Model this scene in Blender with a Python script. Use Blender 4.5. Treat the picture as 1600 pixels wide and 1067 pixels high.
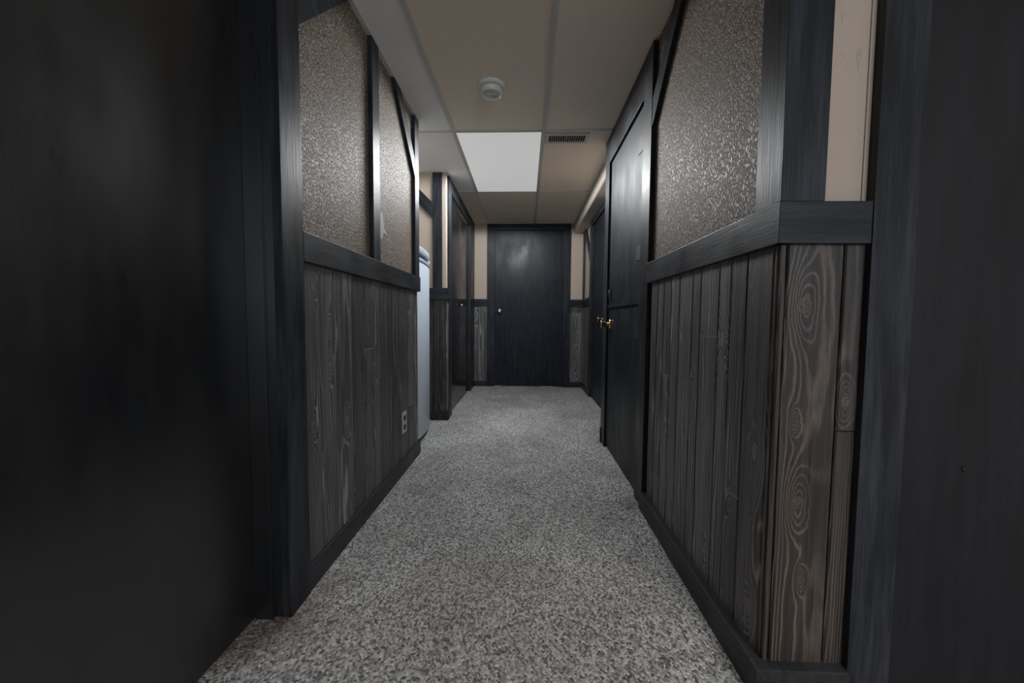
import bpy, bmesh, math, random
from mathutils import Vector, Matrix

# ------------------------------------------------------------------ scene, camera, light
for o in list(bpy.data.objects):
    bpy.data.objects.remove(o, do_unlink=True)
S = bpy.context.scene
C = S.collection
PI = math.pi
S.view_settings.view_transform = 'Standard'
S.view_settings.look = 'None'
S.view_settings.gamma = 1.0
S.view_settings.use_curve_mapping = False
S.view_settings.exposure = 0.12

FPX, YAW, PITCH, ROLL, EYE = 604.4, .03491, -.05646, .007865, .845
cy, sy, cp, sp = math.cos(YAW), math.sin(YAW), math.cos(PITCH), math.sin(PITCH)
fw = Vector((-sy * cp, cy * cp, sp)); rt = Vector((cy, sy, 0)); up = rt.cross(fw)
r2 = math.cos(ROLL) * rt + math.sin(ROLL) * up
u2 = -math.sin(ROLL) * rt + math.cos(ROLL) * up
cam_d = bpy.data.cameras.new('camera'); cam = bpy.data.objects.new('camera', cam_d); C.objects.link(cam)
cam_d.sensor_width = 36; cam_d.lens = FPX * 36 / 1600; cam_d.clip_start = .02
mw = Matrix((r2, u2, -fw)).transposed().to_4x4(); mw.translation = Vector((0, 0, EYE)); cam.matrix_world = mw
S.camera = cam

W = bpy.data.worlds.new('world'); S.world = W; W.use_nodes = True
W.node_tree.nodes['Background'].inputs[0].default_value = (.5, .6, .75, 1)
W.node_tree.nodes['Background'].inputs[1].default_value = .3

FIX_W = 120.0       # tubes in the corridor fixture (watts, over 8 lamps)
REAR_FILL_W = 185.0      # unseen fixture added behind the camera to light the corridor
WIN_FILL_W = 38.0       # daylight lamp at the unseen window added to that room
PANEL = .355        # radiance of the diffuser sheet

# ------------------------------------------------------------------ materials
def nt(name):
    m = bpy.data.materials.new(name); m.use_nodes = True
    t = m.node_tree; b = t.nodes['Principled BSDF']
    return m, t, b
def N(t, kind, **kw):
    n = t.nodes.new(kind)
    for k, v in kw.items():
        if k == 'inp':
            for a, b in v.items(): n.inputs[a].default_value = b
        else: setattr(n, k, v)
    return n
def link(t, a, b): t.links.new(a, b)
def math_n(t, op, a, b=None, c=None, clamp=False):
    n = t.nodes.new('ShaderNodeMath'); n.operation = op; n.use_clamp = clamp
    for i, v in enumerate((a, b, c)):
        if v is None: continue
        if isinstance(v, (int, float)): n.inputs[i].default_value = v
        else: t.links.new(v, n.inputs[i])
    return n.outputs[0]
def mixc(t, fac, a, b, mode='MIX'):
    n = t.nodes.new('ShaderNodeMix'); n.data_type = 'RGBA'; n.blend_type = mode
    for i, v in ((0, fac), (6, a), (7, b)):
        if isinstance(v, (int, float)): n.inputs[i].default_value = v
        elif isinstance(v, tuple): n.inputs[i].default_value = (*v[:3], 1)
        else: t.links.new(v, n.inputs[i])
    return n.outputs[2]
def ramp(t, v, stops, interp='LINEAR'):
    n = t.nodes.new('ShaderNodeValToRGB'); n.color_ramp.interpolation = interp
    e = n.color_ramp.elements
    while len(e) < len(stops): e.new(.5)
    for i, (p, c) in enumerate(stops):
        e[i].position = p; e[i].color = (*c, 1) if isinstance(c, tuple) else (c, c, c, 1)
    t.links.new(v, n.inputs[0]); return n.outputs[0]
def coords(t, scale=(1, 1, 1), rot=(0, 0, 0), kind='Object', loc=(0, 0, 0)):
    tc = t.nodes.new('ShaderNodeTexCoord'); mp = t.nodes.new('ShaderNodeMapping')
    mp.inputs['Scale'].default_value = scale; mp.inputs['Rotation'].default_value = rot
    mp.inputs['Location'].default_value = loc
    t.links.new(tc.outputs[kind], mp.inputs['Vector']); return mp.outputs[0]
def noise(t, vec, scale, detail=2, rough=.5, dist=0):
    n = N(t, 'ShaderNodeTexNoise', inp={'Scale': scale, 'Detail': detail, 'Roughness': rough, 'Distortion': dist})
    t.links.new(vec, n.inputs['Vector']); return n.outputs[0]
def bump(t, b, h, strength, dist=.002):
    n = N(t, 'ShaderNodeBump', inp={'Strength': strength, 'Distance': dist})
    t.links.new(h, n.inputs['Height']); t.links.new(n.outputs[0], b.inputs['Normal']); return n

def black_paint(name, axis='Z', base=(.0135, .0155, .0195), rough=.42, grain=.5, rot=(0, 0, 0), streak=(.040, .047, .058), spec=.22):
    """brushed-on black paint over wood; grain runs along the axis"""
    m, t, b = nt(name)
    st = {'Z': (1, 1, .035), 'Y': (1, .035, 1), 'X': (.035, 1, 1)}[axis]
    st2 = {'Z': (1, 1, .12), 'Y': (1, .12, 1), 'X': (.12, 1, 1)}[axis]
    if rot != (0, 0, 0):
        tc = t.nodes.new('ShaderNodeTexCoord'); r = N(t, 'ShaderNodeVectorRotate', rotation_type='EULER_XYZ', inp={'Rotation': rot})
        link(t, tc.outputs['Object'], r.inputs['Vector'])
        def vec(s):
            mp = N(t, 'ShaderNodeMapping', inp={'Scale': s}); link(t, r.outputs[0], mp.inputs['Vector']); return mp.outputs[0]
    else:
        def vec(s): return coords(t, s)
    fine = noise(t, vec(st), 260, 3, .6)
    mid = noise(t, vec(st2), 32, 3, .6)
    blot = noise(t, vec((1, 1, .5)), 5, 3, .55, .4)
    f = math_n(t, 'MULTIPLY_ADD', mid, .7, math_n(t, 'MULTIPLY', fine, .3))
    f = ramp(t, f, [(.42, 0.), (.68, 1.)])
    col = mixc(t, f, base, streak)
    link(t, col, b.inputs['Base Color'])
    rr = math_n(t, 'MULTIPLY_ADD', ramp(t, blot, [(.35, 0.), (.65, 1.)]), .16, rough - .08)
    rr = math_n(t, 'MULTIPLY_ADD', mid, .10, math_n(t, 'SUBTRACT', rr, .05))
    link(t, rr, b.inputs['Roughness'])
    b.inputs['Specular IOR Level'].default_value = spec
    h = math_n(t, 'ADD', math_n(t, 'MULTIPLY', fine, .6), math_n(t, 'MULTIPLY', mid, .8))
    bump(t, b, h, grain, .0012)
    return m

def panel_wood(name, dark, line, warm, bright=1.0, rough=.5, knots=(), few=.60):
    """wire-brushed charcoal planks: u across, v along, both in metres, shifted for each plank"""
    m, t, b = nt(name)
    uv = N(t, 'ShaderNodeUVMap', uv_map='UVMap'); pid = N(t, 'ShaderNodeUVMap', uv_map='plank')
    sep = N(t, 'ShaderNodeSeparateXYZ'); link(t, uv.outputs[0], sep.inputs[0])
    sp_ = N(t, 'ShaderNodeSeparateXYZ'); link(t, pid.outputs[0], sp_.inputs[0])
    u, v = sep.outputs[0], sep.outputs[1]
    def comb(su, sv, off=0.):
        c = N(t, 'ShaderNodeCombineXYZ'); link(t, math_n(t, 'MULTIPLY', u, su), c.inputs[0])
        link(t, math_n(t, 'MULTIPLY', v, sv), c.inputs[1]); c.inputs[2].default_value = off
        return c.outputs[0]
    # knots
    vo = N(t, 'ShaderNodeTexVoronoi', voronoi_dimensions='2D', feature='F1', inp={'Scale': 1., 'Randomness': .8})
    link(t, comb(8.5, 3.1), vo.inputs['Vector'])
    sc = N(t, 'ShaderNodeSeparateColor'); link(t, vo.outputs['Color'], sc.inputs[0])
    has = math_n(t, 'GREATER_THAN', sc.outputs[0], few)
    d = vo.outputs['Distance']
    kb = math_n(t, 'MULTIPLY', math_n(t, 'EXPONENT', math_n(t, 'MULTIPLY', math_n(t, 'POWER', math_n(t, 'MULTIPLY', d, 3.0), 2.), -1.)), has)
    if knots:
        pos = N(t, 'ShaderNodeNewGeometry').outputs['Position']
        wv = N(t, 'ShaderNodeTexNoise', inp={'Scale': 45., 'Detail': 2.}); link(t, pos, wv.inputs['Vector'])
        pw = N(t, 'ShaderNodeVectorMath', operation='MULTIPLY_ADD'); link(t, wv.outputs['Color'], pw.inputs[0])
        pw.inputs[1].default_value = (.008, .008, .008); link(t, pos, pw.inputs[2])
        dm = None
        for (kx, ky, kz, kr) in knots:
            sub = N(t, 'ShaderNodeVectorMath', operation='SUBTRACT'); link(t, pw.outputs[0], sub.inputs[0]); sub.inputs[1].default_value = (kx + .004, ky + .004, kz + .004)
            for pwr, (sxy, sz) in (('core', (1., .85)), ('halo', (1., .33))):
                mu = N(t, 'ShaderNodeVectorMath', operation='MULTIPLY'); link(t, sub.outputs[0], mu.inputs[0]); mu.inputs[1].default_value = (sxy / kr, sxy / kr, sz / kr)
                ln_ = N(t, 'ShaderNodeVectorMath', operation='LENGTH'); link(t, mu.outputs[0], ln_.inputs[0])
                if pwr == 'core': dc = ln_.outputs['Value']
                else: dh = ln_.outputs['Value']
            # halo bends the grain; core distance draws the knot itself (in units of its radius)
            e = math_n(t, 'EXPONENT', math_n(t, 'MULTIPLY', math_n(t, 'POWER', math_n(t, 'MULTIPLY', dh, .62), 2.), -1.))
            kb = math_n(t, 'ADD', kb, math_n(t, 'MULTIPLY', e, .9))
            dm = dc if dm is None else math_n(t, 'MINIMUM', dm, dc)
    big = noise(t, comb(9., .55, 3.3), 1., 1.5, .45)
    wob = noise(t, comb(26, 5.5, 7.7), 1., 3, .55)
    F = math_n(t, 'ADD', math_n(t, 'MULTIPLY', big, 1.35), math_n(t, 'MULTIPLY', wob, .10))
    F = math_n(t, 'ADD', F, math_n(t, 'MULTIPLY', kb, .42))
    F = math_n(t, 'ADD', F, math_n(t, 'MULTIPLY', u, 6.5))
    rings = math_n(t, 'FRACT', math_n(t, 'MULTIPLY', F, 12.))
    tri = math_n(t, 'ABSOLUTE', math_n(t, 'SUBTRACT', rings, .5))          # 0 in the middle of a ring, .5 at its edge
    ln = ramp(t, tri, [(.0, 1.), (.08, .7), (.19, .08), (.5, 0.)])
    fine = noise(t, comb(430, 7., 1.1), 1., 2, .6)
    fine2 = noise(t, comb(95, 1.3, 5.1), 1., 3, .65)
    patch = noise(t, comb(9, 1.6, 9.), 1., 2, .5)
    ln = math_n(t, 'MULTIPLY', ln, ramp(t, patch, [(.36, .22), (.60, 1.)]))
    ln = math_n(t, 'MULTIPLY', ln, math_n(t, 'MULTIPLY_ADD', fine, 1.0, .25), clamp=True)
    fb = ramp(t, math_n(t, 'ADD', math_n(t, 'MULTIPLY', fine, .5), math_n(t, 'MULTIPLY', fine2, .5)), [(.36, 0.), (.64, 1.)])
    col = mixc(t, fb, tuple(x * .35 for x in dark), tuple(min(1, x * 3.3) for x in dark))
    col = mixc(t, math_n(t, 'MULTIPLY', ramp(t, noise(t, comb(12, 1.1, 21.), 1., 2), [(.52, 0.), (.72, 1.)]), .55), col, warm)
    col = mixc(t, ln, col, line)
    # the knot itself: paler disc, dark ring and a crack
    core = math_n(t, 'MULTIPLY', math_n(t, 'LESS_THAN', math_n(t, 'ADD', d, math_n(t, 'MULTIPLY', wob, .03)), .105), has)
    ringd = math_n(t, 'MULTIPLY', ramp(t, math_n(t, 'ABSOLUTE', math_n(t, 'SUBTRACT', math_n(t, 'ADD', d, math_n(t, 'MULTIPLY', wob, .03)), .10)), [(.0, 1.), (.016, 0.)]), has)
    col = mixc(t, math_n(t, 'MULTIPLY', core, .45), col, tuple(x * .75 for x in line))
    col = mixc(t, math_n(t, 'MULTIPLY', ringd, .8), col, (.008, .008, .008))
    if knots:
        disc = math_n(t, 'LESS_THAN', dm, 1.)
        col = mixc(t, math_n(t, 'MULTIPLY', disc, .40), col, tuple(x * .62 for x in line))
        rim = ramp(t, math_n(t, 'ABSOLUTE', math_n(t, 'SUBTRACT', dm, 1.)), [(.0, 1.), (.13, 0.)])
        crk = ramp(t, math_n(t, 'ABSOLUTE', math_n(t, 'SUBTRACT', noise(t, pos, 55, 1), .5)), [(.0, 1.), (.035, 0.)])
        col = mixc(t, math_n(t, 'MULTIPLY', rim, .55), col, (.006, .006, .006))
        col = mixc(t, math_n(t, 'MULTIPLY', math_n(t, 'MULTIPLY', crk, math_n(t, 'LESS_THAN', dm, .8)), .85), col, (.005, .005, .005))
    # each plank takes the stain differently
    col = mixc(t, 1.0, col, mixc(t, sp_.outputs[0], (.62 * bright,) * 3, (1.25 * bright,) * 3), 'MULTIPLY')
    link(t, col, b.inputs['Base Color']); b.inputs['Roughness'].default_value = rough
    b.inputs['Specular IOR Level'].default_value = .45
    h = math_n(t, 'ADD', math_n(t, 'MULTIPLY', ln, .6), math_n(t, 'MULTIPLY', fine, .5))
    bump(t, b, h, .35, .001)
    return m

def wallpaper(name, col_hi, col_lo, rough=.47):
    """embossed vinyl paper: raised flakes, each a few millimetres, standing upright"""
    m, t, b = nt(name)
    v = coords(t, (1, 1, .60))
    wob = N(t, 'ShaderNodeTexNoise', inp={'Scale': 120., 'Detail': 2.}); link(t, v, wob.inputs['Vector'])
    off = N(t, 'ShaderNodeVectorMath', operation='MULTIPLY_ADD'); link(t, wob.outputs['Color'], off.inputs[0])
    off.inputs[1].default_value = (.011, .011, .011); link(t, v, off.inputs[2])
    ve = N(t, 'ShaderNodeTexVoronoi', feature='DISTANCE_TO_EDGE', inp={'Scale': 122., 'Randomness': 1.}); link(t, off.outputs[0], ve.inputs['Vector'])
    vc = N(t, 'ShaderNodeTexVoronoi', feature='F1', inp={'Scale': 122., 'Randomness': 1.}); link(t, off.outputs[0], vc.inputs['Vector'])
    sc = N(t, 'ShaderNodeSeparateColor'); link(t, vc.outputs['Color'], sc.inputs[0])
    raised = ramp(t, sc.outputs[0], [(.30, .35), (.62, 1.)])
    flake = ramp(t, ve.outputs['Distance'], [(.05, 0.), (.20, 1.)])
    hgt = math_n(t, 'MULTIPLY', flake, raised)
    n2 = noise(t, v, 420, 2, .6)
    col = mixc(t, hgt, col_lo, col_hi)
    col = mixc(t, math_n(t, 'MULTIPLY', math_n(t, 'SUBTRACT', 1., flake), .85), col, tuple(x * .30 for x in col_lo))  # shade in the grooves between flakes painted into the colour
    link(t, col, b.inputs['Base Color'])
    link(t, math_n(t, 'MULTIPLY_ADD', hgt, -.16, rough + .12), b.inputs['Roughness'])
    b.inputs['Specular IOR Level'].default_value = .3
    bump(t, b, math_n(t, 'ADD', hgt, math_n(t, 'MULTIPLY', n2, .25)), .8, .0025)
    return m

def smooth_paper(name, col, vein):
    """the same colour of paper without the relief, thin worm-like veins"""
    m, t, b = nt(name)
    n1 = noise(t, coords(t, (1, 1, .22)), 30, 3, .6, .8); n2 = noise(t, coords(t), 300, 2)
    ed = ramp(t, math_n(t, 'ABSOLUTE', math_n(t, 'SUBTRACT', n1, .5)), [(.0, 1.), (.012, 0.)])
    k = math_n(t, 'MULTIPLY', ed, ramp(t, noise(t, coords(t), 9, 2), [(.45, 0.), (.6, .7)]))
    link(t, mixc(t, k, mixc(t, n2, tuple(x * .95 for x in col), col), vein), b.inputs['Base Color'])
    b.inputs['Roughness'].default_value = .5; b.inputs['Specular IOR Level'].default_value = .35
    bump(t, b, math_n(t, 'SUBTRACT', n2, k), .12, .001)
    return m

def carpet(name):
    m, t, b = nt(name)
    v = coords(t, (1, 1, 1))
    vr = N(t, 'ShaderNodeTexVoronoi', voronoi_dimensions='2D', feature='F1', inp={'Scale': 205., 'Randomness': .8})
    vs = coords(t, (1, .72, 1)); link(t, vs, vr.inputs['Vector'])
    wn = N(t, 'ShaderNodeSeparateColor'); link(t, vr.outputs['Color'], wn.inputs[0])
    cell = ramp(t, wn.outputs[0], [(.0, (.10, .10, .10)), (.22, (.26, .255, .25)), (.55, (.44, .435, .43)), (.9, (.66, .66, .66)), (1., (.80, .80, .79))])
    tone = noise(t, v, 2.2, 3, .55)
    dirt = ramp(t, noise(t, v, 1.7, 4, .6, .6), [(.45, 0.), (.68, 1.)])
    col = mixc(t, math_n(t, 'MULTIPLY', dirt, .55), cell, mixc(t, .6, cell, (.17, .135, .115)))
    col = mixc(t, 1., col, ramp(t, tone, [(.3, .82), (.7, 1.12)]), 'MULTIPLY')
    # ground-in brown dirt where feet turn at the door jambs
    pos = N(t, 'ShaderNodeNewGeometry').outputs['Position']
    for (x, y, r, a) in ((.50, 1.76, .10, .65), (-.70, .98, .16, .75), (.53, 2.66, .06, .6), (-.60, 1.16, .09, .5), (-.74, .7, .09, .7), (-.66, 1.05, .07, .6)):
        dn = N(t, 'ShaderNodeVectorMath', operation='DISTANCE'); link(t, pos, dn.inputs[0]); dn.inputs[1].default_value = (x, y, 0)
        dd = math_n(t, 'ADD', dn.outputs['Value'], math_n(t, 'MULTIPLY', math_n(t, 'SUBTRACT', noise(t, v, 30, 3), .5), .12))
        k = math_n(t, 'MULTIPLY', ramp(t, math_n(t, 'DIVIDE', dd, r), [(.2, 1.), (1., 0.)]), a)
        col = mixc(t, k, col, mixc(t, .75, col, (.10, .062, .045)))
    # a small dark stain
    dn = N(t, 'ShaderNodeVectorMath', operation='DISTANCE'); link(t, pos, dn.inputs[0]); dn.inputs[1].default_value = (.02, 1.83, 0)
    col = mixc(t, math_n(t, 'MULTIPLY', ramp(t, dn.outputs['Value'], [(.004, 1.), (.012, 0.)]), .7), col, (.03, .028, .025))
    link(t, col, b.inputs['Base Color']); b.inputs['Roughness'].default_value = .95
    b.inputs['Specular IOR Level'].default_value = .1
    h = math_n(t, 'SUBTRACT', math_n(t, 'MULTIPLY_ADD', noise(t, v, 420, 2), .4, 1.), vr.outputs['Distance'])
    bump(t, b, h, 1., .004)
    return m

def ceiling_tile(name, a, bcol):
    m, t, b = nt(name); v = coords(t)
    n1 = noise(t, v, 420, 2, .6); n2 = noise(t, v, 90, 2, .5)
    f = ramp(t, n1, [(.40, 0.), (.62, 1.)])
    link(t, mixc(t, f, a, bcol), b.inputs['Base Color']); b.inputs['Roughness'].default_value = .75
    b.inputs['Specular IOR Level'].default_value = .3
    bump(t, b, math_n(t, 'MULTIPLY_ADD', n1, 1., math_n(t, 'MULTIPLY', n2, .4)), .5, .0015)
    return m

def plain(name, col, rough=.5, metal=0., var=.06, scale=60, spec=.5, bmp=.05):
    m, t, b = nt(name); v = coords(t)
    n = noise(t, v, scale, 2)
    c = mixc(t, n, tuple(x * (1 - var) for x in col), tuple(min(1, x * (1 + var)) for x in col))
    link(t, c, b.inputs['Base Color']); b.inputs['Roughness'].default_value = rough
    b.inputs['Metallic'].default_value = metal; b.inputs['Specular IOR Level'].default_value = spec
    if bmp: bump(t, b, n, bmp, .0005)
    return m
def emitter(name, col, strength):
    m, t, b = nt(name); v = coords(t); n = noise(t, v, 3, 1)
    b.inputs['Base Color'].default_value = (.5, .5, .5, 1); b.inputs['Roughness'].default_value = .5
    link(t, mixc(t, n, tuple(x * .99 for x in col), col), b.inputs['Emission Color'])
    b.inputs['Emission Strength'].default_value = strength
    return m

M = {}
# where the photographed knots sit on the planks: x, y, z, radius
KNOTS_R = [(0.542, 1.254, 0.701, 0.011), (0.542, 0.922, 0.598, 0.012), (0.542, 1.128, 0.160, 0.012), (0.542, 1.010, 0.358, 0.010), (0.542, 1.463, 0.464, 0.012), (0.542, 0.913, 0.159, 0.012), (0.542, 1.050, 0.761, 0.009)]
KNOTS_L = [(-0.667, 1.197, 0.944, 0.010), (-0.667, 1.286, 0.813, 0.010), (-0.667, 1.290, 0.690, 0.011), (-0.667, 1.628, 0.955, 0.012), (-0.667, 1.524, 0.679, 0.008), (-0.667, 1.688, 0.645, 0.010), (-0.667, 1.415, 0.463, 0.012), (-0.667, 1.552, 0.427, 0.013), (-0.667, 1.180, 0.512, 0.012)]
KNOTS_F = [(0.596, 0.854, 0.881, 0.016), (0.603, 0.854, 0.447, 0.014), (0.694, 0.854, 0.673, 0.010), (0.589, 0.854, 0.626, 0.006), (0.617, 0.854, 0.272, 0.006)]
M['bv'] = black_paint('black_paint_upright', 'Z')
M['bh'] = black_paint('black_paint_level', 'Y')
M['bx'] = black_paint('black_paint_cross', 'X')
M['bd1'] = black_paint('black_paint_brace_down', 'Z', rot=(PI / 4, 0, 0))
M['bd2'] = black_paint('black_paint_brace_up', 'Z', rot=(-PI / 4, 0, 0))
M['bdx'] = black_paint('black_paint_brace_cross', 'Z', rot=(0, PI / 4, 0))
M['leaf'] = black_paint('black_paint_door', 'Z', base=(.010, .011, .013), rough=.49, grain=.22, streak=(.016, .019, .025), spec=.28)
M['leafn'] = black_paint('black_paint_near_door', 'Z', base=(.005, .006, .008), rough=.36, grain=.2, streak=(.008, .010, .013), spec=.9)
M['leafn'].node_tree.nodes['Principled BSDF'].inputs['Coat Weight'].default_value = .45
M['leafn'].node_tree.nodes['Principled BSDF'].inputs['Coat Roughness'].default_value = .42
M['leaf6'] = black_paint('black_paint_scuffed_door', 'Z', base=(.005, .006, .009), rough=.42, grain=.2, streak=(.010, .012, .018), spec=.35)
M['leaf2'] = black_paint('black_paint_end_door', 'Z', base=(.010, .014, .019), rough=.36, grain=.3, streak=(.020, .029, .040))
M['closet'] = black_paint('black_gloss_closet', 'Z', base=(.012, .012, .013), rough=.17, grain=.10, streak=(.018, .018, .020))
M['base'] = black_paint('charcoal_baseboard', 'Y', base=(.022, .023, .025), rough=.42, grain=.25, streak=(.042, .047, .055))
M['wood'] = panel_wood('charcoal_panelling', (.034, .033, .0325), (.40, .395, .39), (.06, .045, .038), few=.72)
M['woodl'] = panel_wood('charcoal_panelling_left', (.030, .029, .0285), (.34, .335, .33), (.055, .045, .038), knots=KNOTS_L, few=.9)
M['woodr'] = panel_wood('charcoal_panelling_right', (.046, .045, .045), (.46, .455, .455), (.07, .055, .05), knots=KNOTS_R, few=.85)
M['woodw'] = panel_wood('charcoal_panelling_brown', (.017, .0152, .014), (.25, .195, .165), (.050, .030, .024), knots=KNOTS_F, few=1.1)
M['groove'] = plain('groove_black', (.004, .004, .004), .8)
M['raw'] = plain('raw_board_edge', (.34, .33, .31), .8)
M['paper'] = wallpaper('embossed_wallpaper', (.46, .355, .268), (.21, .163, .125))
M['papers'] = smooth_paper('plain_wallpaper', (.53, .435, .36), (.32, .26, .21))
M['carpet'] = carpet('berber_carpet')
M['tile'] = ceiling_tile('ceiling_tile', (.78, .68, .565), (.90, .81, .70))
M['tile_cool'] = ceiling_tile('ceiling_tile_cool_light', (.88, .88, .86), (.93, .93, .92))  # same tiles; cooler light on the left strip put into their colour
M['tbar'] = plain('ceiling_bar', (.60, .585, .55), .5, var=.03)
M['white'] = plain('white_plastic', (.72, .71, .69), .4, var=.03)
M['almond'] = plain('almond_plate', (.42, .41, .39), .4, var=.03)
M['dark'] = plain('dark_cavity', (.006, .006, .006), .7)
M['fridge'] = plain('fridge_enamel', (.62, .71, .80), .28, var=.02, scale=20)
M['fridge2'] = plain('fridge_cap', (.46, .51, .58), .35, var=.02, scale=20)
M['gasket'] = plain('fridge_gasket', (.12, .15, .20), .6)
M['steel'] = plain('brushed_steel', (.62, .60, .58), .22, metal=1., var=.04, scale=200)
M['brass'] = plain('brass', (.80, .52, .24), .22, metal=1., var=.05, scale=200)
M['blackmetal'] = plain('painted_hinge', (.010, .011, .013), .55)
M['soffit'] = plain('soffit_paint', (.50, .45, .40), .45, var=.04, scale=40)
M['plaster'] = plain('patch_plaster', (.42, .43, .44), .6, var=.1)
M['panel'] = emitter('light_diffuser', (1.0, 1.0, 1.0), PANEL)
M['dirt'] = plain('threshold', (.30, .27, .22), .8, var=.4, scale=80)

# ------------------------------------------------------------------ mesh helpers
def box(bm, x0, x1, y0, y1, z0, z1, bev=0., mi=0):
    vs = [bm.verts.new((x, y, z)) for x in (x0, x1) for y in (y0, y1) for z in (z0, z1)]
    q = ((0, 1, 3, 2), (4, 6, 7, 5), (0, 4, 5, 1), (2, 3, 7, 6), (0, 2, 6, 4), (1, 5, 7, 3))
    fs = [bm.faces.new([vs[i] for i in f]) for f in q]
    for f in fs: f.material_index = mi
    if bev:
        es = {e for f in fs for e in f.edges}
        r = bmesh.ops.bevel(bm, geom=list(es), offset=bev, segments=2, profile=.6, affect='EDGES')
        for f in r['faces']: f.material_index = mi
def prism(bm, pts, axis, a0, a1, bev=0., mi=0):
    """polygon in the two axes other than `axis`, pushed from a0 to a1"""
    def P(p, a):
        return {'X': (a, p[0], p[1]), 'Y': (p[0], a, p[1]), 'Z': (p[0], p[1], a)}[axis]
    A = [bm.verts.new(P(p, a0)) for p in pts]; B = [bm.verts.new(P(p, a1)) for p in pts]
    n = len(pts); fs = [bm.faces.new(A), bm.faces.new(B[::-1])]
    for i in range(n): fs.append(bm.faces.new((A[i], B[i], B[(i + 1) % n], A[(i + 1) % n])))
    bmesh.ops.recalc_face_normals(bm, faces=fs)
    for f in fs: f.material_index = mi
    if bev:
        r = bmesh.ops.bevel(bm, geom=list({e for f in fs for e in f.edges}), offset=bev, segments=2, profile=.6, affect='EDGES')
        for f in r['faces']: f.material_index = mi
def lathe(bm, prof, base, axis, seg=28):
    """prof: (radius, distance along axis)"""
    ax = Vector(axis).normalized(); a = ax.orthogonal().normalized(); b_ = ax.cross(a)
    rings = []
    for r, h in prof:
        c = Vector(base) + ax * h
        if r < 1e-6: rings.append([bm.verts.new(c)])
        else: rings.append([bm.verts.new(c + (a * math.cos(2 * PI * i / seg) + b_ * math.sin(2 * PI * i / seg)) * r) for i in range(seg)])
    fs = []
    for A, B in zip(rings, rings[1:]):
        for i in range(seg):
            j = (i + 1) % seg
            q = [A[i] if len(A) > 1 else A[0], A[j] if len(A) > 1 else None, B[j] if len(B) > 1 else B[0], B[i] if len(B) > 1 else None]
            q = [x for x in q if x is not None]
            if len(q) > 2:
                f = bm.faces.new(q); f.smooth = True; fs.append(f)
    bmesh.ops.recalc_face_normals(bm, faces=fs)
def wloc(o):
    v = Vector((0, 0, 0))
    while o is not None: v += o.location; o = o.parent
    return v
def obj(name, bm, mat, parent=None, loc=None, smooth=False):
    """links bm (world coordinates) as one mesh object; loc is its own origin"""
    if loc is None:
        if parent is not None: loc = wloc(parent)
        else:
            xs = [v.co for v in bm.verts]
            lo = Vector([min(c[i] for c in xs) for i in range(3)]); hi = Vector([max(c[i] for c in xs) for i in range(3)])
            loc = Vector(((lo.x + hi.x) / 2, (lo.y + hi.y) / 2, lo.z))
    loc = Vector(loc)
    bmesh.ops.translate(bm, verts=bm.verts, vec=-loc)
    me = bpy.data.meshes.new(name); bm.to_mesh(me); bm.free()
    for m in (mat if isinstance(mat, (list, tuple)) else [mat]): me.materials.append(m)
    if smooth:
        for p in me.polygons: p.use_smooth = True
    o = bpy.data.objects.new(name, me); C.objects.link(o)
    if parent is not None: o.parent = parent; o.location = loc - wloc(parent)
    else: o.location = loc
    return o
def tag(o, label=None, cat=None, group=None, kind=None):
    if label: o['label'] = label
    if cat: o['category'] = cat
    if group: o['group'] = group
    if kind: o['kind'] = kind
    return o
def struct(name, bm, mat, label=None, cat=None, parent=None, **k):
    o = obj(name, bm, mat, parent, **k)
    if parent is None: tag(o, label, cat, kind='structure')
    return o
def empty(name, loc, label, cat, kind=None, group=None):
    o = bpy.data.objects.new(name, None); C.objects.link(o); o.location = loc; o.empty_display_size = .1
    return tag(o, label, cat, group, kind)
def B(*a, **k):
    bm = bmesh.new(); box(bm, *a, **k); return bm
def boxes(lst, bev=0.):
    bm = bmesh.new()
    for a in lst: box(bm, *a, bev=bev)
    return bm

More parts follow.
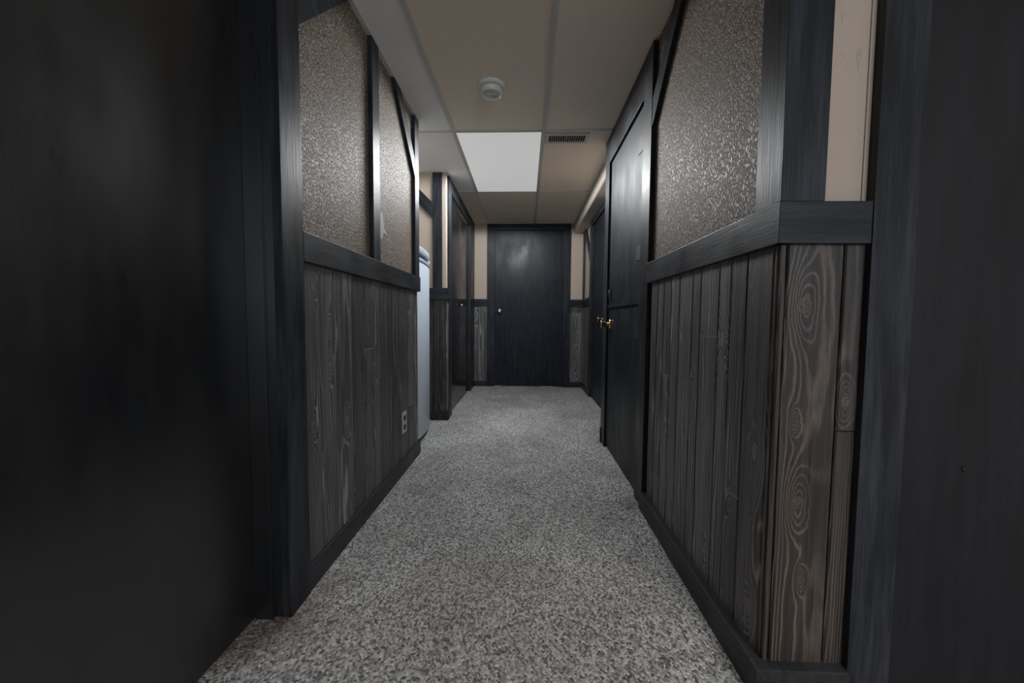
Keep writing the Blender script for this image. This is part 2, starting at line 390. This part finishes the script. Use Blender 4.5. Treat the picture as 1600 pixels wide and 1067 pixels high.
def panelling(parent, mat, axis, c, sgn, breaks, z0, z1, joints=(), seed=1, raw=True, name='wood_panelling'):
    """tongue-and-groove planks on the plane axis=c, facing sgn; breaks = plank edges; joints = (plank, z)"""
    rnd = random.Random(seed); bm = bmesh.new()
    uvl = bm.loops.layers.uv.new('UVMap'); pl = bm.loops.layers.uv.new('plank')
    d, g, bv = .007, .0014, .0030
    def P(u, w, z): return (c + sgn * w, u, z) if axis == 'X' else (u, c + sgn * w, z)
    jd = {}
    for i, z in joints: jd.setdefault(i, []).append(z)
    for i, (a, b_) in enumerate(zip(breaks, breaks[1:])):
        zs = [z0] + sorted(jd.get(i, [])) + [z1]
        for k, (za, zb) in enumerate(zip(zs, zs[1:])):
            za_ = za + (.0012 if k else 0); zb_ = zb - (.0012 if k < len(zs) - 2 else 0)
            ou, ov, pv = rnd.uniform(0, 40), rnd.uniform(0, 40), rnd.random()
            prof = [(a + g, -d), (a + g, -bv), (a + g + bv, 0), (b_ - g - bv, 0), (b_ - g, -bv), (b_ - g, -d)]
            lo = [bm.verts.new(P(u, w, za_)) for u, w in prof]; hi = [bm.verts.new(P(u, w, zb_)) for u, w in prof]
            for j in range(5):
                f = bm.faces.new((lo[j], lo[j + 1], hi[j + 1], hi[j]))
                for l, (pp, zz) in zip(f.loops, ((prof[j], za_), (prof[j + 1], za_), (prof[j + 1], zb_), (prof[j], zb_))):
                    l[uvl].uv = (pp[0] - a + ou, zz + ov); l[pl].uv = (pv, 0)
            for ring in (lo, hi): bm.faces.new(ring)
        for z in jd.get(i, []):
            w0, w1 = (-.006, -.0002) if raw else (-.006, -.004)
            A = [P(a + .003, w0, z - .0018), P(b_ - .003, w1, z + .0018)]
            box(bm, *sorted((A[0][0], A[1][0])), *sorted((A[0][1], A[1][1])), A[0][2], A[1][2], mi=2 if raw else 1)
    A, Z = P(breaks[0], -.0075, z0), P(breaks[-1], -d, z1)
    box(bm, *sorted((A[0], Z[0])), *sorted((A[1], Z[1])), z0, z1, mi=1)
    bmesh.ops.recalc_face_normals(bm, faces=bm.faces)
    return obj(name, bm, [mat, M['groove'], M['raw']], parent)
def spread(a, b, w, seed):
    r = random.Random(seed); out = [a]
    while out[-1] < b - w * .6: out.append(out[-1] + w * r.uniform(.6, 1.35))
    out[-1] = b; return out

# ------------------------------------------------------------------ dimensions
H = 2.03                      # ceiling
XL, XR = -.675, .55           # wall surfaces of the near corridor
T = .02                       # thickness of the trim boards
YE = 4.868                    # end wall
YN = .862                     # wall that faces the camera on the right
RZ0, RZ1 = 1.012, 1.100       # chair rail
BZ = .078                     # baseboard height
XF = .72                      # far right wall surface
XC = -.66                     # far left (closet) wall surface
PW = .008                     # panelling stands this far proud of the paper

# ------------------------------------------------------------------ floor and ceiling
bm = bmesh.new(); box(bm, -1.75, 3.0, -2.7, 5.0, -.05, 0)
struct('floor', bm, M['carpet'], 'grey speckled loop pile carpet over the whole corridor floor', 'floor', loc=(0, 0, 0))

bm = bmesh.new()
box(bm, -.469, 3.0, -2.7, 5.0, H + .006, H + .05)
box(bm, -1.75, -.469, 3.67, 5.0, H + .006, H + .05)
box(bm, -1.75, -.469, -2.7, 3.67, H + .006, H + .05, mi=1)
ceil = struct('ceiling', bm, [M['tile'], M['tile_cool']], 'suspended ceiling of beige speckled tiles in a metal grid', 'ceiling', loc=(0, 0, H))
XB = (-.469, .102)
bm = bmesh.new()
xs = [XB[0] - .571, XB[0], XB[1]] + [XB[1] + .571 * i for i in range(1, 6)]
ys = [2.508 - 1.165 * i for i in range(4, 0, -1)] + [2.508, 3.669]
for x in xs:
    box(bm, x - .012, x + .012, -2.6, YE, H - .001, H + .008)
    box(bm, x - .0035, x + .0035, -2.6, YE, H - .0022, H - .0008)
for y in ys:
    e = -.012
    for xa, xb in zip([-1.6] + xs, xs + [2.9]):
        box(bm, xa + .012, xb - .012, y - .010, y + .010, H, H + .008)
struct('ceiling_grid', bm, M['tbar'], parent=ceil)
bm = bmesh.new()      # wall angle along the left corridor wall and the alcove
box(bm, XL - .001, XL + .019, 1.03, 2.37, H - .002, H + .004)
box(bm, XC, XC + .018, 3.19, YE, H - .002, H + .004)
box(bm, XC, .58, YE - .018, YE, H - .002, H + .004)
box(bm, -1.6, XC + .018, 3.172, 3.19, H - .002, H + .004)
struct('wall_angle', bm, M['tbar'], parent=ceil)

# ------------------------------------------------------------------ walls
HW = H + .006
def wall(name, lst, label, mat='papers'):
    return struct(name, boxes(lst), M[mat], label, 'wall')
wl = wall('wall_left', [(XL - .11, XL, 1.03, 2.368, 0, HW), (XL - .11, XL, -2.6, .13, 0, HW), (-.90, -.79, .05, 1.12, 0, HW)],
          'left corridor wall, embossed beige wallpaper over charcoal wood planks', 'paper')
wr = wall('wall_right', [(XR, XR + .05, YN, 1.84, 0, HW), (XR + .02, XR + .05, 1.84, 2.57, 0, HW), (XR, XR + .05, 2.57, 2.71, 0, HW),
                         (XR + .05, XF + .12, 2.60, 2.71, 0, HW)], 'right corridor wall with beige wallpaper above dark wood planks and a door', 'paper')
wf = wall('wall_facing', [(XR, .805, YN, YN + .04, 0, HW), (.805, 1.60, YN + .012, YN + .05, 0, HW), (1.60, 2.9, YN, YN + .04, 0, HW)],
          'short wall facing the camera at the right, brown planks under smooth beige paper')
wfr = wall('wall_right_far', [(XF, XF + .11, 2.71, 3.50, 0, HW), (XF + .02, XF + .11, 3.50, 4.28, 0, HW), (XF, XF + .11, 4.28, YE, 0, HW)],
           'set-back right wall beyond the first door, under the soffit')
we = wall('wall_end', [(-1.7, -.40, YE, YE + .1, 0, HW), (-.40, .475, YE + .035, YE + .1, 0, HW), (.475, XF + .11, YE, YE + .1, 0, HW)],
          'end wall of the corridor around the black door')
wc = wall('wall_closet', [(XC - .10, XC, 3.19, 3.36, 0, HW), (XC - .10, XC - .045, 3.36, 4.502, 0, HW), (XC - .10, XC, 4.502, YE, 0, HW), (-1.6, XC - .10, 3.19, 3.27, 0, HW)],
          'left wall beyond the fridge alcove with the black closet doors')
wall('wall_alcove', [(-1.7, -1.6, 2.2, 3.3, 0, HW), (-1.6, XL - .11, 2.26, 2.368, 0, HW)], 'inner sides of the alcove that holds the white fridge')
wall('wall_rear', [(-.9, 3.0, -2.7, -2.6, 0, 1.05), (-.9, 3.0, -2.7, -2.6, 1.85, HW), (-.9, .5, -2.7, -2.6, 1.05, 1.85), (2.3, 3.0, -2.7, -2.6, 1.05, 1.85),
                   (2.9, 3.0, -2.6, YN, 0, HW)], 'plain beige walls of the room behind the camera')

# panelling (measured plank edges on the near walls)
bl = [1.125, 1.235, 1.376, 1.468, 1.585, 1.680, 1.752, 1.905, 2.015, 2.170, 2.305, 2.368]
panelling(wl, M['woodl'], 'X', XL + PW, 1, bl, BZ - .01, RZ0 + .01, joints=((4, .715), (9, .345)), seed=5)
br = [YN, .875, .975, 1.050, 1.112, 1.225, 1.284, 1.390, 1.470, 1.545, 1.620, 1.70]
panelling(wr, M['woodr'], 'X', XR - PW, -1, br, BZ - .01, RZ0 + .01, joints=((4, .80), (8, .637), (2, .395), (9, .205)), seed=23)
panelling(wf, M['woodw'], 'Y', YN - PW, -1, [XR - PW, .557, .6755, .722], BZ - .005, RZ0 + .01, joints=((2, .608),), seed=14, raw=False)
panelling(wf, M['woodw'], 'Y', YN - PW, -1, spread(1.63, 2.9, .11, 4), BZ - .005, RZ0 + .01, seed=18, raw=False)
panelling(wc, M['woodw'], 'Y', 3.19 - PW, -1, [-1.0, -.88, -.765, XC], BZ - .01, RZ0 + .01, seed=31)
panelling(wc, M['wood'], 'X', XC + PW, 1, [3.187, 3.255], BZ, RZ0 + .01, seed=33)
panelling(we, M['wood'], 'Y', YE - PW, -1, [XC, -.60, -.51, -.485], BZ - .01, RZ0 + .01, seed=35)
panelling(we, M['wood'], 'Y', YE - PW, -1, [.548, .56, .70, XF], BZ - .01, RZ0 + .01, joints=((1, .93),), seed=36)
panelling(wfr, M['wood'], 'X', XF - PW, -1, [4.36, 4.45, 4.60, 4.75, YE - PW], BZ - .01, RZ0 + .01, seed=38)
panelling(wfr, M['wood'], 'X', XF - PW, -1, spread(2.71, 3.42, .12, 3), BZ - .01, RZ0 + .01, seed=39)

# soffit under the ceiling along the far right wall, its lower edge rounded
bm = bmesh.new()
pts = [(.585, H + .004), (.585, 1.935)]
for k in range(1, 7):
    a = PI + k * PI / 12; pts.append((.605 + .02 * math.cos(a), 1.935 + .02 * math.sin(a)))
pts += [(XF + .05, 1.915), (XF + .05, H + .004)]
prism(bm, pts, 'Y', 2.712, YE)
struct('wall_soffit', bm, M['soffit'], 'beige boxed soffit under the ceiling above the set-back right wall', 'soffit')

# ------------------------------------------------------------------ baseboards
def base(name, lst, label, mat='base'):
    return struct(name, boxes(lst, bev=.0025), M[mat], label, 'baseboard')
base('baseboard_left', [(XL, XL + T, 1.118, 2.384, 0, BZ)], 'black baseboard along the left corridor wall')
base('baseboard_right', [(XR - .033, XR, YN + .0005, 1.722, 0, BZ)], 'black baseboard along the right corridor wall up to its outer corner')
base('baseboard_facing', [(XR - .034, .716, .829, YN, 0, BZ + .001)], 'black baseboard of the short wall facing the camera')
base('baseboard_closet', [(XC, XC + T, 3.165, 3.25, 0, BZ), (-1.3, XC + T, 3.17, 3.19, 0, BZ)], 'short black baseboard around the corner post beside the fridge')
base('baseboard_end', [(XC, -.488, YE - T, YE, 0, BZ - .01), (.549, XF, YE - T, YE, 0, BZ - .01)], 'black baseboard pieces either side of the end door')
base('baseboard_right_far', [(XF - T, XF, 4.362, YE - T, 0, BZ - .01), (XF - T, XF, 2.712, 3.42, 0, BZ - .01)], 'black baseboard of the set-back right wall')

# ------------------------------------------------------------------ tudor-style trim
tn = [0]
def trim(bm, mat, label):
    tn[0] += 1
    return struct('trim_%d' % tn[0], bm, M[mat], label, 'trim board')
bv = .0015
# left wall
trim(B(XL, XL + .023, 1.126, 2.386, RZ0, RZ1, bev=bv), 'bh', 'black chair rail on the left corridor wall')
trim(B(XL, XL + T, 1.664, 1.740, RZ1, H - .002, bev=bv), 'bv', 'black upright board in the middle of the left wallpaper')
trim(B(XL, XL + T, 2.294, 2.374, RZ1, H - .002, bev=bv), 'bv', 'black upright board at the far corner of the left wall')
bm = bmesh.new(); prism(bm, [(3.97 - (H - .002), H - .002), (4.075 - (H - .002), H - .002), (2.294, 4.075 - 2.294), (2.294, 3.97 - 2.294)], 'X', XL, XL + T - .001, bv)
trim(bm, 'bd1', 'black diagonal brace high on the left wall falling to the corner board')
bm = bmesh.new(); prism(bm, [(1.126, 1.126 + .547), (1.126, 1.126 + .68), (H - .002 - .68, H - .002), (H - .002 - .547, H - .002)], 'X', XL, XL + T - .001, bv)
trim(bm, 'bd2', 'black diagonal brace at the top left rising from the near door casing')
# right wall
trim(B(XR - .022, XR, .840, 1.742, RZ0 - .003, RZ1 - .004, bev=bv), 'bh', 'black chair rail on the right corridor wall')
trim(B(XR - T, XR, .842, .934, RZ1 - .004, H - .002, bev=bv), 'bv', 'black upright board on the outer corner of the right wall')
bm = bmesh.new(); prism(bm, [(3.395 - (H - .002), H - .002), (3.51 - (H - .002), H - .002), (1.722, 3.51 - 1.722), (1.722, 3.395 - 1.722)], 'X', XR - T + .001, XR, bv)
trim(bm, 'bd1', 'black diagonal brace high on the right wall falling to the door casing')
# wall facing the camera
trim(B(XR - .0215, .716, .8395, YN, RZ0 - .003, RZ1 - .004, bev=bv), 'bx', 'short black chair rail facing the camera beside the right-hand door')
trim(B(XR - .021, .619, .8405, YN, RZ1 - .004, H - .002, bev=bv), 'bv', 'wide black upright board facing the camera on the right corner')
trim(B(.7075, .7165, YN - .003, YN, RZ1 - .004, H - .002), 'papers', 'narrow beige strip beside the right-hand door casing')
trim(B(1.692, 2.9, .8395, YN, RZ0 - .003, RZ1 - .004, bev=bv), 'bx', 'black chair rail on the far side of the right-hand door')
base('baseboard_facing_right', [(1.692, 2.9, .838, YN, 0, BZ)], 'black baseboard on the far side of the right-hand door')
# alcove / closet corner
trim(B(-.765, -.689, 3.17, 3.19, RZ1, H - .002, bev=bv), 'bv', 'black upright board on the corner beside the fridge')
trim(boxes([(-1.3, XC + .022, 3.168, 3.19, RZ0 - .004, RZ1), (XC, XC + .022, 3.19, 3.25, RZ0 - .004, RZ1)], bev=bv), 'bx', 'black chair rail wrapping the corner beside the fridge')
bm = bmesh.new(); zl, zu = 1.67 - .774, 1.796 - .773
prism(bm, [(-.765, -(-.765) + zl), (-.765, .765 + zu), (-(H - .01 - zu), H - .01), (-(H - .01 - zl), H - .01)], 'Y', 3.171, 3.19, bv)
trim(bm, 'bdx', 'black diagonal brace above the fridge')
# end wall
trim(B(XC, -.488, YE - .022, YE, RZ0, RZ1, bev=bv), 'bx', 'black chair rail left of the end door')
trim(B(.549, XF, YE - .022, YE, RZ0, RZ1, bev=bv), 'bx', 'black chair rail right of the end door')
# far right wall
trim(B(XF - .022, XF, 4.362, YE - .022, RZ0, RZ1, bev=bv), 'bh', 'black chair rail on the set-back right wall')
trim(B(XF - T, XF, 4.79, YE, RZ1, 1.915, bev=bv), 'bv', 'black upright board in the far right corner under the soffit')
bm = bmesh.new(); prism(bm, [(4.67, 1.913), (4.77, 1.913), (4.363, 1.506), (4.363, 1.606)], 'X', XF - T, XF, bv)
trim(bm, 'bd2', 'black diagonal brace under the soffit beside the far right door')

# ------------------------------------------------------------------ door furniture
def knob(parent, p, axis, rose_mat, neck_mat, knob_mat, k=1.0, tulip=False):
    ax = Vector(axis)
    bm = bmesh.new(); lathe(bm, [(0, 0), (.031 * k, 0), (.031 * k, .004 * k), (.026 * k, .008 * k), (.016 * k, .011 * k), (.0, .011 * k)], p, ax)
    kn = obj('door_knob', bm, rose_mat, parent, loc=p, smooth=False); kn['label'] = 'round metal door knob'
    bm = bmesh.new()
    if tulip:
        lathe(bm, [(0, .010 * k), (.011 * k, .010 * k), (.010 * k, .020 * k), (.018 * k, .030 * k), (.021 * k, .052 * k), (.0225 * k, .056 * k)], p, ax)
    else:
        lathe(bm, [(0, .010 * k), (.011 * k, .010 * k), (.010 * k, .024 * k), (.020 * k, .030 * k), (.0265 * k, .040 * k), (.0265 * k, .048 * k), (.022 * k, .054 * k)], p, ax)
    obj('knob_handle', bm, knob_mat, kn)
    bm = bmesh.new()
    r = .0225 if tulip else .022
    z = .056 if tulip else .054
    lathe(bm, [(r * k, z * k), (r * k * 1.02, (z + .003) * k), (r * .75 * k, (z + .006) * k), (r * .4 * k, (z + .004) * k), (0, (z + .004) * k)], p, ax)
    obj('knob_face', bm, neck_mat, kn)
    return kn

# door_1: near left, closed leaf deep in its jamb
d = empty('door_1', (-.70, .58, 0), 'black slab door at the left edge, set deep in its jamb', 'door', 'structure')
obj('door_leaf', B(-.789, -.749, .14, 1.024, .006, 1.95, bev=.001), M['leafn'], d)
bm = boxes([(XL - .115, XL, 1.03, 1.118, 0, H)], 0)
obj('door_jamb', boxes([(-.79, XL - .0005, 1.0255, 1.031, 0, H - .01), (-.749, -.700, 1.014, 1.0256, 0, H - .01), (-.79, XL, .13, .14, 0, H - .01)], bev=.001), M['leafn'], d); bm.free()
obj('door_casing', boxes([(XL - .002, XL + .023, 1.0245, 1.125, 0, H - .003), (XL - .002, XL + .023, .04, .13, 0, H - .003)], bev=.0015), M['bv'], d)
obj('door_header', B(-.79, XL + .021, .13, 1.0245, 1.955, H - .003, bev=.001), M['bh'], d)

# door_2: bifold closet doors on the far left wall
d = empty('door_2', (XC, 3.9, 0), 'glossy black folding closet doors on the far left wall', 'closet door', 'structure')
obj('door_casing', boxes([(XC - .045, XC + .016, 3.25, 3.36, 0, H - .003), (XC - .045, XC + .016, 4.50, YE - .021, 0, H - .003)], bev=.0015), M['bv'], d)
obj('door_header', B(XC - .045, XC + .014, 3.36, 4.50, 1.925, H - .003, bev=.0015), M['bh'], d)
obj('door_track', B(XC - .030, XC - .003, 3.362, 4.498, 1.912, 1.926), M['steel'], d)['label'] = 'thin bright metal track above the folding doors'
for a, b_ in ((3.362, 3.928), (3.932, 4.498)):
    obj('door_leaf', B(XC - .040, XC - .012, a, b_, .012, 1.914, bev=.001), M['closet'], d)
for y in (3.90, 3.965):
    bm = bmesh.new(); lathe(bm, [(0, 0), (.008, 0), (.006, .012), (.013, .018), (.013, .024), (0, .027)], (XC - .012, y, .985), (1, 0, 0), 16)
    obj('pull_knob', bm, M['steel'], d)

# door_3: end of the corridor
d = empty('door_3', (.04, YE, 0), 'black slab door at the end of the corridor with a silver knob', 'door', 'structure')
lf = obj('door_leaf', B(-.388, .470, YE + .002, YE + .032, .012, 1.950, bev=.001), M['leaf2'], d)
obj('door_casing', boxes([(-.487, -.396, YE - .02, YE, 0, H - .002), (.476, .548, YE - .02, YE, 0, H - .002)], bev=.0015), M['bv'], d)
obj('door_stop', boxes([(-.398, -.388, YE - .012, YE + .03, 0, 1.96), (.470, .480, YE - .012, YE + .03, 0, 1.96)], bev=.001), M['bv'], d)
obj('door_header', B(-.396, .476, YE - .019, YE + .03, 1.952, H - .002, bev=.0015), M['bx'], d)
obj('threshold_strip', boxes([(-.385, -.30, YE - .004, YE + .03, 0, .011), (.20, .36, YE - .004, YE + .03, 0, .009)]), M['dirt'], d)['label'] = 'pale worn threshold showing under the door'
knob(d, Vector((-.326, YE + .002, .954)), (0, -1, 0), M['steel'], M['steel'], M['steel'])

# door_4: near right, header up to the ceiling
d = empty('door_4', (XR, 2.2, 0), 'black door on the right corridor wall with a brass and chrome knob', 'door', 'structure')
obj('door_casing', boxes([(XR - T - .001, XR + .012, 1.722, 1.842, 0, H - .002), (XR - T, XR + .012, 2.572, 2.690, 0, H - .002)], bev=.0015), M['bv'], d)
obj('door_header', B(XR - T, XR + .012, 1.842, 2.572, 1.858, H - .002, bev=.0015), M['bh'], d)
obj('door_leaf', B(XR - .006, XR + .018, 1.846, 2.568, .012, 1.852, bev=.001), M['leaf'], d)
obj('door_batten', B(XR - .016, XR - .006, 1.850, 2.555, .925, .945, bev=.001), M['bh'], d)['label'] = 'thin black ledge strip across the middle of the door'
for z in (1.68, 1.17, .79):
    bm = bmesh.new(); y = 1.846
    prism(bm, [(y + .003, z - .038), (y + .112, z - .030), (y + .096, z + .034), (y + .003, z + .038)], 'X', XR - .0095, XR - .005, .0006)
    lathe(bm, [(0, 0), (.006, 0), (.006, .09), (0, .09)], (XR - .011, y - .002, z - .045), (0, 0, 1), 12)
    obj('hinge', bm, M['blackmetal'], d)
bm = bmesh.new(); box(bm, XR - .012, XR - .005, 2.50, 2.545, .975, 1.045, bev=.001); lathe(bm, [(0, 0), (.004, 0), (.004, .06), (0, .06)], (XR - .013, 2.54, .98), (0, 0, 1), 10)
obj('latch_bolt', bm, M['blackmetal'], d)
knob(d, Vector((XR - .006, 2.522, .822)), (-1, 0, 0), M['brass'], M['brass'], M['steel'], 1.0, True)
obj('rubber_stop', B(XR - T - .006, XR - T, 2.66, 2.692, 0, .10, bev=.001), M['base'], d)

# door_5: far right wall
d = empty('door_5', (XF, 3.9, 0), 'black door on the set-back right wall, mostly hidden behind the nearer door', 'door', 'structure')
obj('door_casing', boxes([(XF - .018, XF + .015, 4.270, 4.362, 0, 1.913), (XF - .018, XF + .015, 3.42, 3.51, 0, 1.913)], bev=.0015), M['bv'], d)
obj('door_header', B(XF - .017, XF + .015, 3.51, 4.270, 1.862, 1.913, bev=.0015), M['bh'], d)
obj('door_stop', boxes([(XF - .002, XF + .012, 4.245, 4.270, 0, 1.862)], bev=.001), M['bv'], d)
obj('door_leaf', B(XF + .002, XF + .019, 3.514, 4.245, .012, 1.858, bev=.001), M['leaf'], d)
knob(d, Vector((XF + .002, 3.60, .855)), (-1, 0, 0), M['brass'], M['brass'], M['steel'], 1.0, True)

# door_6: right edge, facing the camera
d = empty('door_6', (1.18, YN, 0), 'black slab door at the right edge facing the camera, scuffed', 'door', 'structure')
obj('door_casing', boxes([(.717, .806, .838, YN, 0, H - .002), (1.60, 1.69, .838, YN, 0, H - .002)], bev=.0006), M['bv'], d)
obj('door_header', B(.806, 1.60, .8385, YN, 1.955, H - .002, bev=.0015), M['bx'], d)
obj('door_leaf', B(.807, 1.598, .8405, YN + .01, .012, 1.952, bev=.0006), M['leaf6'], d)
bm = bmesh.new(); box(bm, .808, 1.597, .8398, .8406, .7885, .7898)
obj('seam_line', bm, M['bx'], d)
bm = bmesh.new(); lathe(bm, [(0, -.001), (.006, -.001), (.007, .0012), (.003, .0016), (0, .0004)], (.937, .8405, .535), (0, -1, 0), 16)
obj('filled_hole', bm, M['groove'], d)

# ------------------------------------------------------------------ things
# corridor light
def fixture(x0, x1, y0, y1, watts, label, group=None, mat='panel', tint=(.95, .98, 1.), cone=179, blend=.06):
    L = empty('ceiling_light', ((x0 + x1) / 2, (y0 + y1) / 2, H), label, 'ceiling light', group=group)
    obj('diffuser', B(x0, x1, y0, y1, H + .001, H + .0055), M[mat], L)['label'] = 'flat glowing white diffuser sheet'
    obj('frame', boxes([(x0 - .004, x0, y0, y1, H - .001, H + .006), (x1, x1 + .004, y0, y1, H - .001, H + .006),
                        (x0 - .004, x1 + .004, y0 - .004, y0, H - .001, H + .006), (x0 - .004, x1 + .004, y1, y1 + .004, H - .001, H + .006)]), M['tbar'], L)
    nx, ny = 2, 4
    for i in range(nx):
        for j in range(ny):
            ld = bpy.data.lights.new('tube_light', 'SPOT'); ld.energy = watts / (nx * ny)
            ld.spot_size = math.radians(cone); ld.spot_blend = blend; ld.shadow_soft_size = .12; ld.color = tint
            lo = bpy.data.objects.new('tube_light', ld); C.objects.link(lo); lo.parent = L
            lo.location = Vector((x0 + (x1 - x0) * (i + .5) / nx, y0 + (y1 - y0) * (j + .5) / ny, H - .004)) - L.location
    return L
fixture(XB[0] + .014, XB[1] - .014, 2.520, 3.657, FIX_W, 'white rectangular light panel in the corridor ceiling')
fixture(.70, 1.22, -1.6, -.5, REAR_FILL_W, 'unseen light panel added to the ceiling behind the camera to light the corridor', tint=(1., .90, .80), cone=120, blend=.4)  # added out of view, lifts the ceiling and the facing wall
ad = bpy.data.lights.new('window_fill_light', 'AREA'); ad.shape = 'RECTANGLE'; ad.size = 1.8; ad.size_y = .8; ad.energy = WIN_FILL_W; ad.color = (.80, .90, 1.)  # added fill from behind, in an unseen window opening
ao = bpy.data.objects.new('window_fill_light', ad); C.objects.link(ao); ao.location = (1.4, -2.60, 1.45); ao.rotation_euler = (PI / 2, 0, 0)
struct('added_window_1', boxes([(.5, 2.3, -2.66, -2.62, 1.05, 1.09), (.5, 2.3, -2.66, -2.62, 1.81, 1.85), (.5, .54, -2.66, -2.62, 1.09, 1.81), (2.26, 2.3, -2.66, -2.62, 1.09, 1.81), (1.38, 1.42, -2.66, -2.62, 1.09, 1.81)]),
       M['white'], 'unseen white framed window added behind the camera for its daylight', 'window')

# smoke detector
sd = empty('smoke_detector', (-.188, 2.035, H), 'round white smoke detector on the ceiling before the light panel', 'smoke detector')
b0 = (-.188, 2.035, H + .006)
bm = bmesh.new(); lathe(bm, [(0, 0), (.070, 0), (.071, .008), (.066, .016), (.058, .018), (0, .018)], b0, (0, 0, -1), 40); obj('mounting_plate', bm, M['white'], sd)
bm = bmesh.new(); lathe(bm, [(0, .018), (.051, .018), (.051, .023), (0, .023)], b0, (0, 0, -1), 40); obj('vent_gap', bm, M['dark'], sd)['label'] = 'dark gap around the sensing chamber'
bm = bmesh.new(); lathe(bm, [(0, .022), (.057, .022), (.058, .030), (.055, .043), (.050, .048), (.047, .0485), (.046, .0470), (.020, .0475), (0, .0475)], b0, (0, 0, -1), 40); bd = obj('cover', bm, M['white'], sd)
bm = bmesh.new(); lathe(bm, [(0, .047), (.011, .047), (.011, .050), (0, .0505)], (b0[0] - .012, b0[1] - .018, b0[2]), (0, 0, -1), 20); obj('test_button', bm, M['almond'], bd)
bm = bmesh.new(); box(bm, b0[0] + .006, b0[0] + .034, b0[1] + .004, b0[1] + .020, H - .0425, H - .0410); obj('label_sticker', bm, M['almond'], bd)

# ceiling vent
vt = empty('ceiling_vent', (.257, 2.612, H), 'small beige ceiling register with dark slots beside the light panel', 'vent')
obj('frame', boxes([(.118, .398, 2.548, 2.566, H - .004, H + .006), (.118, .398, 2.658, 2.676, H - .004, H + .006), (.118, .140, 2.566, 2.658, H - .004, H + .006), (.374, .398, 2.566, 2.658, H - .004, H + .006)], bev=.001), M['tbar'], vt)
obj('duct_opening', B(.139, .375, 2.565, 2.659, H + .0045, H + .0058), M['dark'], vt)['label'] = 'black opening behind the louvres'
bm = bmesh.new()
for k in range(15):
    x = .140 + .234 * (k + 1) / 16
    prism(bm, [(x - .003, H - .003), (x - .0015, H - .003), (x + .003, H + .005), (x + .0015, H + .005)], 'Y', 2.565, 2.659)
obj('louvre', bm, M['tbar'], vt)
obj('damper_lever', B(.250, .256, 2.60, 2.606, H - .010, H + .001), M['tbar'], vt)

# wall outlet
ot = empty('wall_outlet', (XL + PW, 2.083, .275), 'grey electrical outlet low on the left wood panelling', 'outlet')
pl_ = obj('cover_plate', B(XL + PW, XL + PW + .006, 2.048, 2.116, .218, .333, bev=.0015), M['almond'], ot)
for z in (.250, .300):
    s = obj('socket', B(XL + PW + .005, XL + PW + .0075, 2.066, 2.098, z - .014, z + .014, bev=.001), M['dark'], ot)
    s['label'] = 'dark socket face'
bm = bmesh.new(); lathe(bm, [(0, 0), (.003, 0), (.003, .0015), (0, .002)], (XL + PW + .006, 2.082, .2755), (1, 0, 0), 12); obj('plate_screw', bm, M['steel'], ot)

# plaster patch beside the middle upright board
bm = bmesh.new()
pts = [(1.741, 1.335), (1.815, 1.335), (1.825, 1.30), (1.832, 1.27), (1.862, 1.258), (1.864, 1.244), (1.825, 1.248), (1.806, 1.215), (1.741, 1.215)]
prism(bm, pts, 'X', XL, XL + .0022)
tag(obj('plaster_patch', bm, M['plaster']), 'small smooth grey patch on the left wallpaper against the middle board', 'patch')

# fridge in the alcove
FX = -.703
fr = empty('refrigerator', (-.98, 2.66, 0), 'pale blue-white upright refrigerator standing in the left alcove', 'refrigerator')
def curved(bm, y0, y1, z0, z1, x_back, bul=.030, n=20, inset=0., rr=.012):
    """door slab bulging to +X, its vertical edges rounded"""
    yc, hw = (y0 + y1) / 2, (y1 - y0) / 2
    P = [(x_back, y0)]
    for k in range(n + 1):
        s = -1 + 2 * k / n
        e = max(0, abs(s) - .93) / .07
        P.append((FX - inset - bul * s * s - rr * e * e * 1.4, yc + hw * s))
    P.append((x_back, y1))
    lv = []
    for z, ins in ((z0, .004), (z0 + .004, 0), (z1 - .006, 0), (z1, .006)):
        lv.append([bm.verts.new((x - (ins if 0 < i < len(P) - 1 else 0), y, z)) for i, (x, y) in enumerate(P)])
    fs = []
    for A, B_ in zip(lv, lv[1:]):
        for i in range(len(P)):
            j = (i + 1) % len(P); f = bm.faces.new((A[i], A[j], B_[j], B_[i])); f.smooth = 0 < i < len(P) - 2; fs.append(f)
    fs.append(bm.faces.new(lv[0][::-1])); fs.append(bm.faces.new(lv[-1]))
    bmesh.ops.recalc_face_normals(bm, faces=fs)
obj('cabinet', B(-1.27, -.765, 2.392, 2.925, .03, 1.325, bev=.006), M['fridge'], fr)
bm = bmesh.new(); curved(bm, 2.385, 2.932, .035, 1.222, -.762); obj('door', bm, M['fridge'], fr)
bm = bmesh.new(); curved(bm, 2.387, 2.930, 1.224, 1.228, -.764, inset=.006); obj('door_seam', bm, M['gasket'], fr)['label'] = 'thin dark seam under the top cap'
bm = bmesh.new(); curved(bm, 2.385, 2.932, 1.230, 1.252, -.762); curved(bm, 2.385, 2.932, 1.278, 1.330, -.762, bul=.030)
for a, b_ in ((2.386, 2.44), (2.885, 2.931)): curved(bm, a, b_, 1.25, 1.28, -.762, bul=.002, inset=.022)
obj('door_cap', bm, M['fridge2'], fr)
bm = bmesh.new(); curved(bm, 2.40, 2.918, 1.250, 1.280, -.764, inset=.016); obj('handle_groove', bm, M['gasket'], fr)['label'] = 'dark recessed grip below the cap'
bm = bmesh.new(); curved(bm, 2.395, 2.922, .004, .034, -.80, inset=.02); obj('kick_plate', bm, M['dark'], fr)['label'] = 'black plinth under the door'
for y in (2.42, 2.90):
    bm = bmesh.new(); lathe(bm, [(0, 0), (.018, 0), (.018, .03), (0, .03)], (-1.2, y, 0), (0, 0, 1), 14); obj('foot', bm, M['dark'], fr)
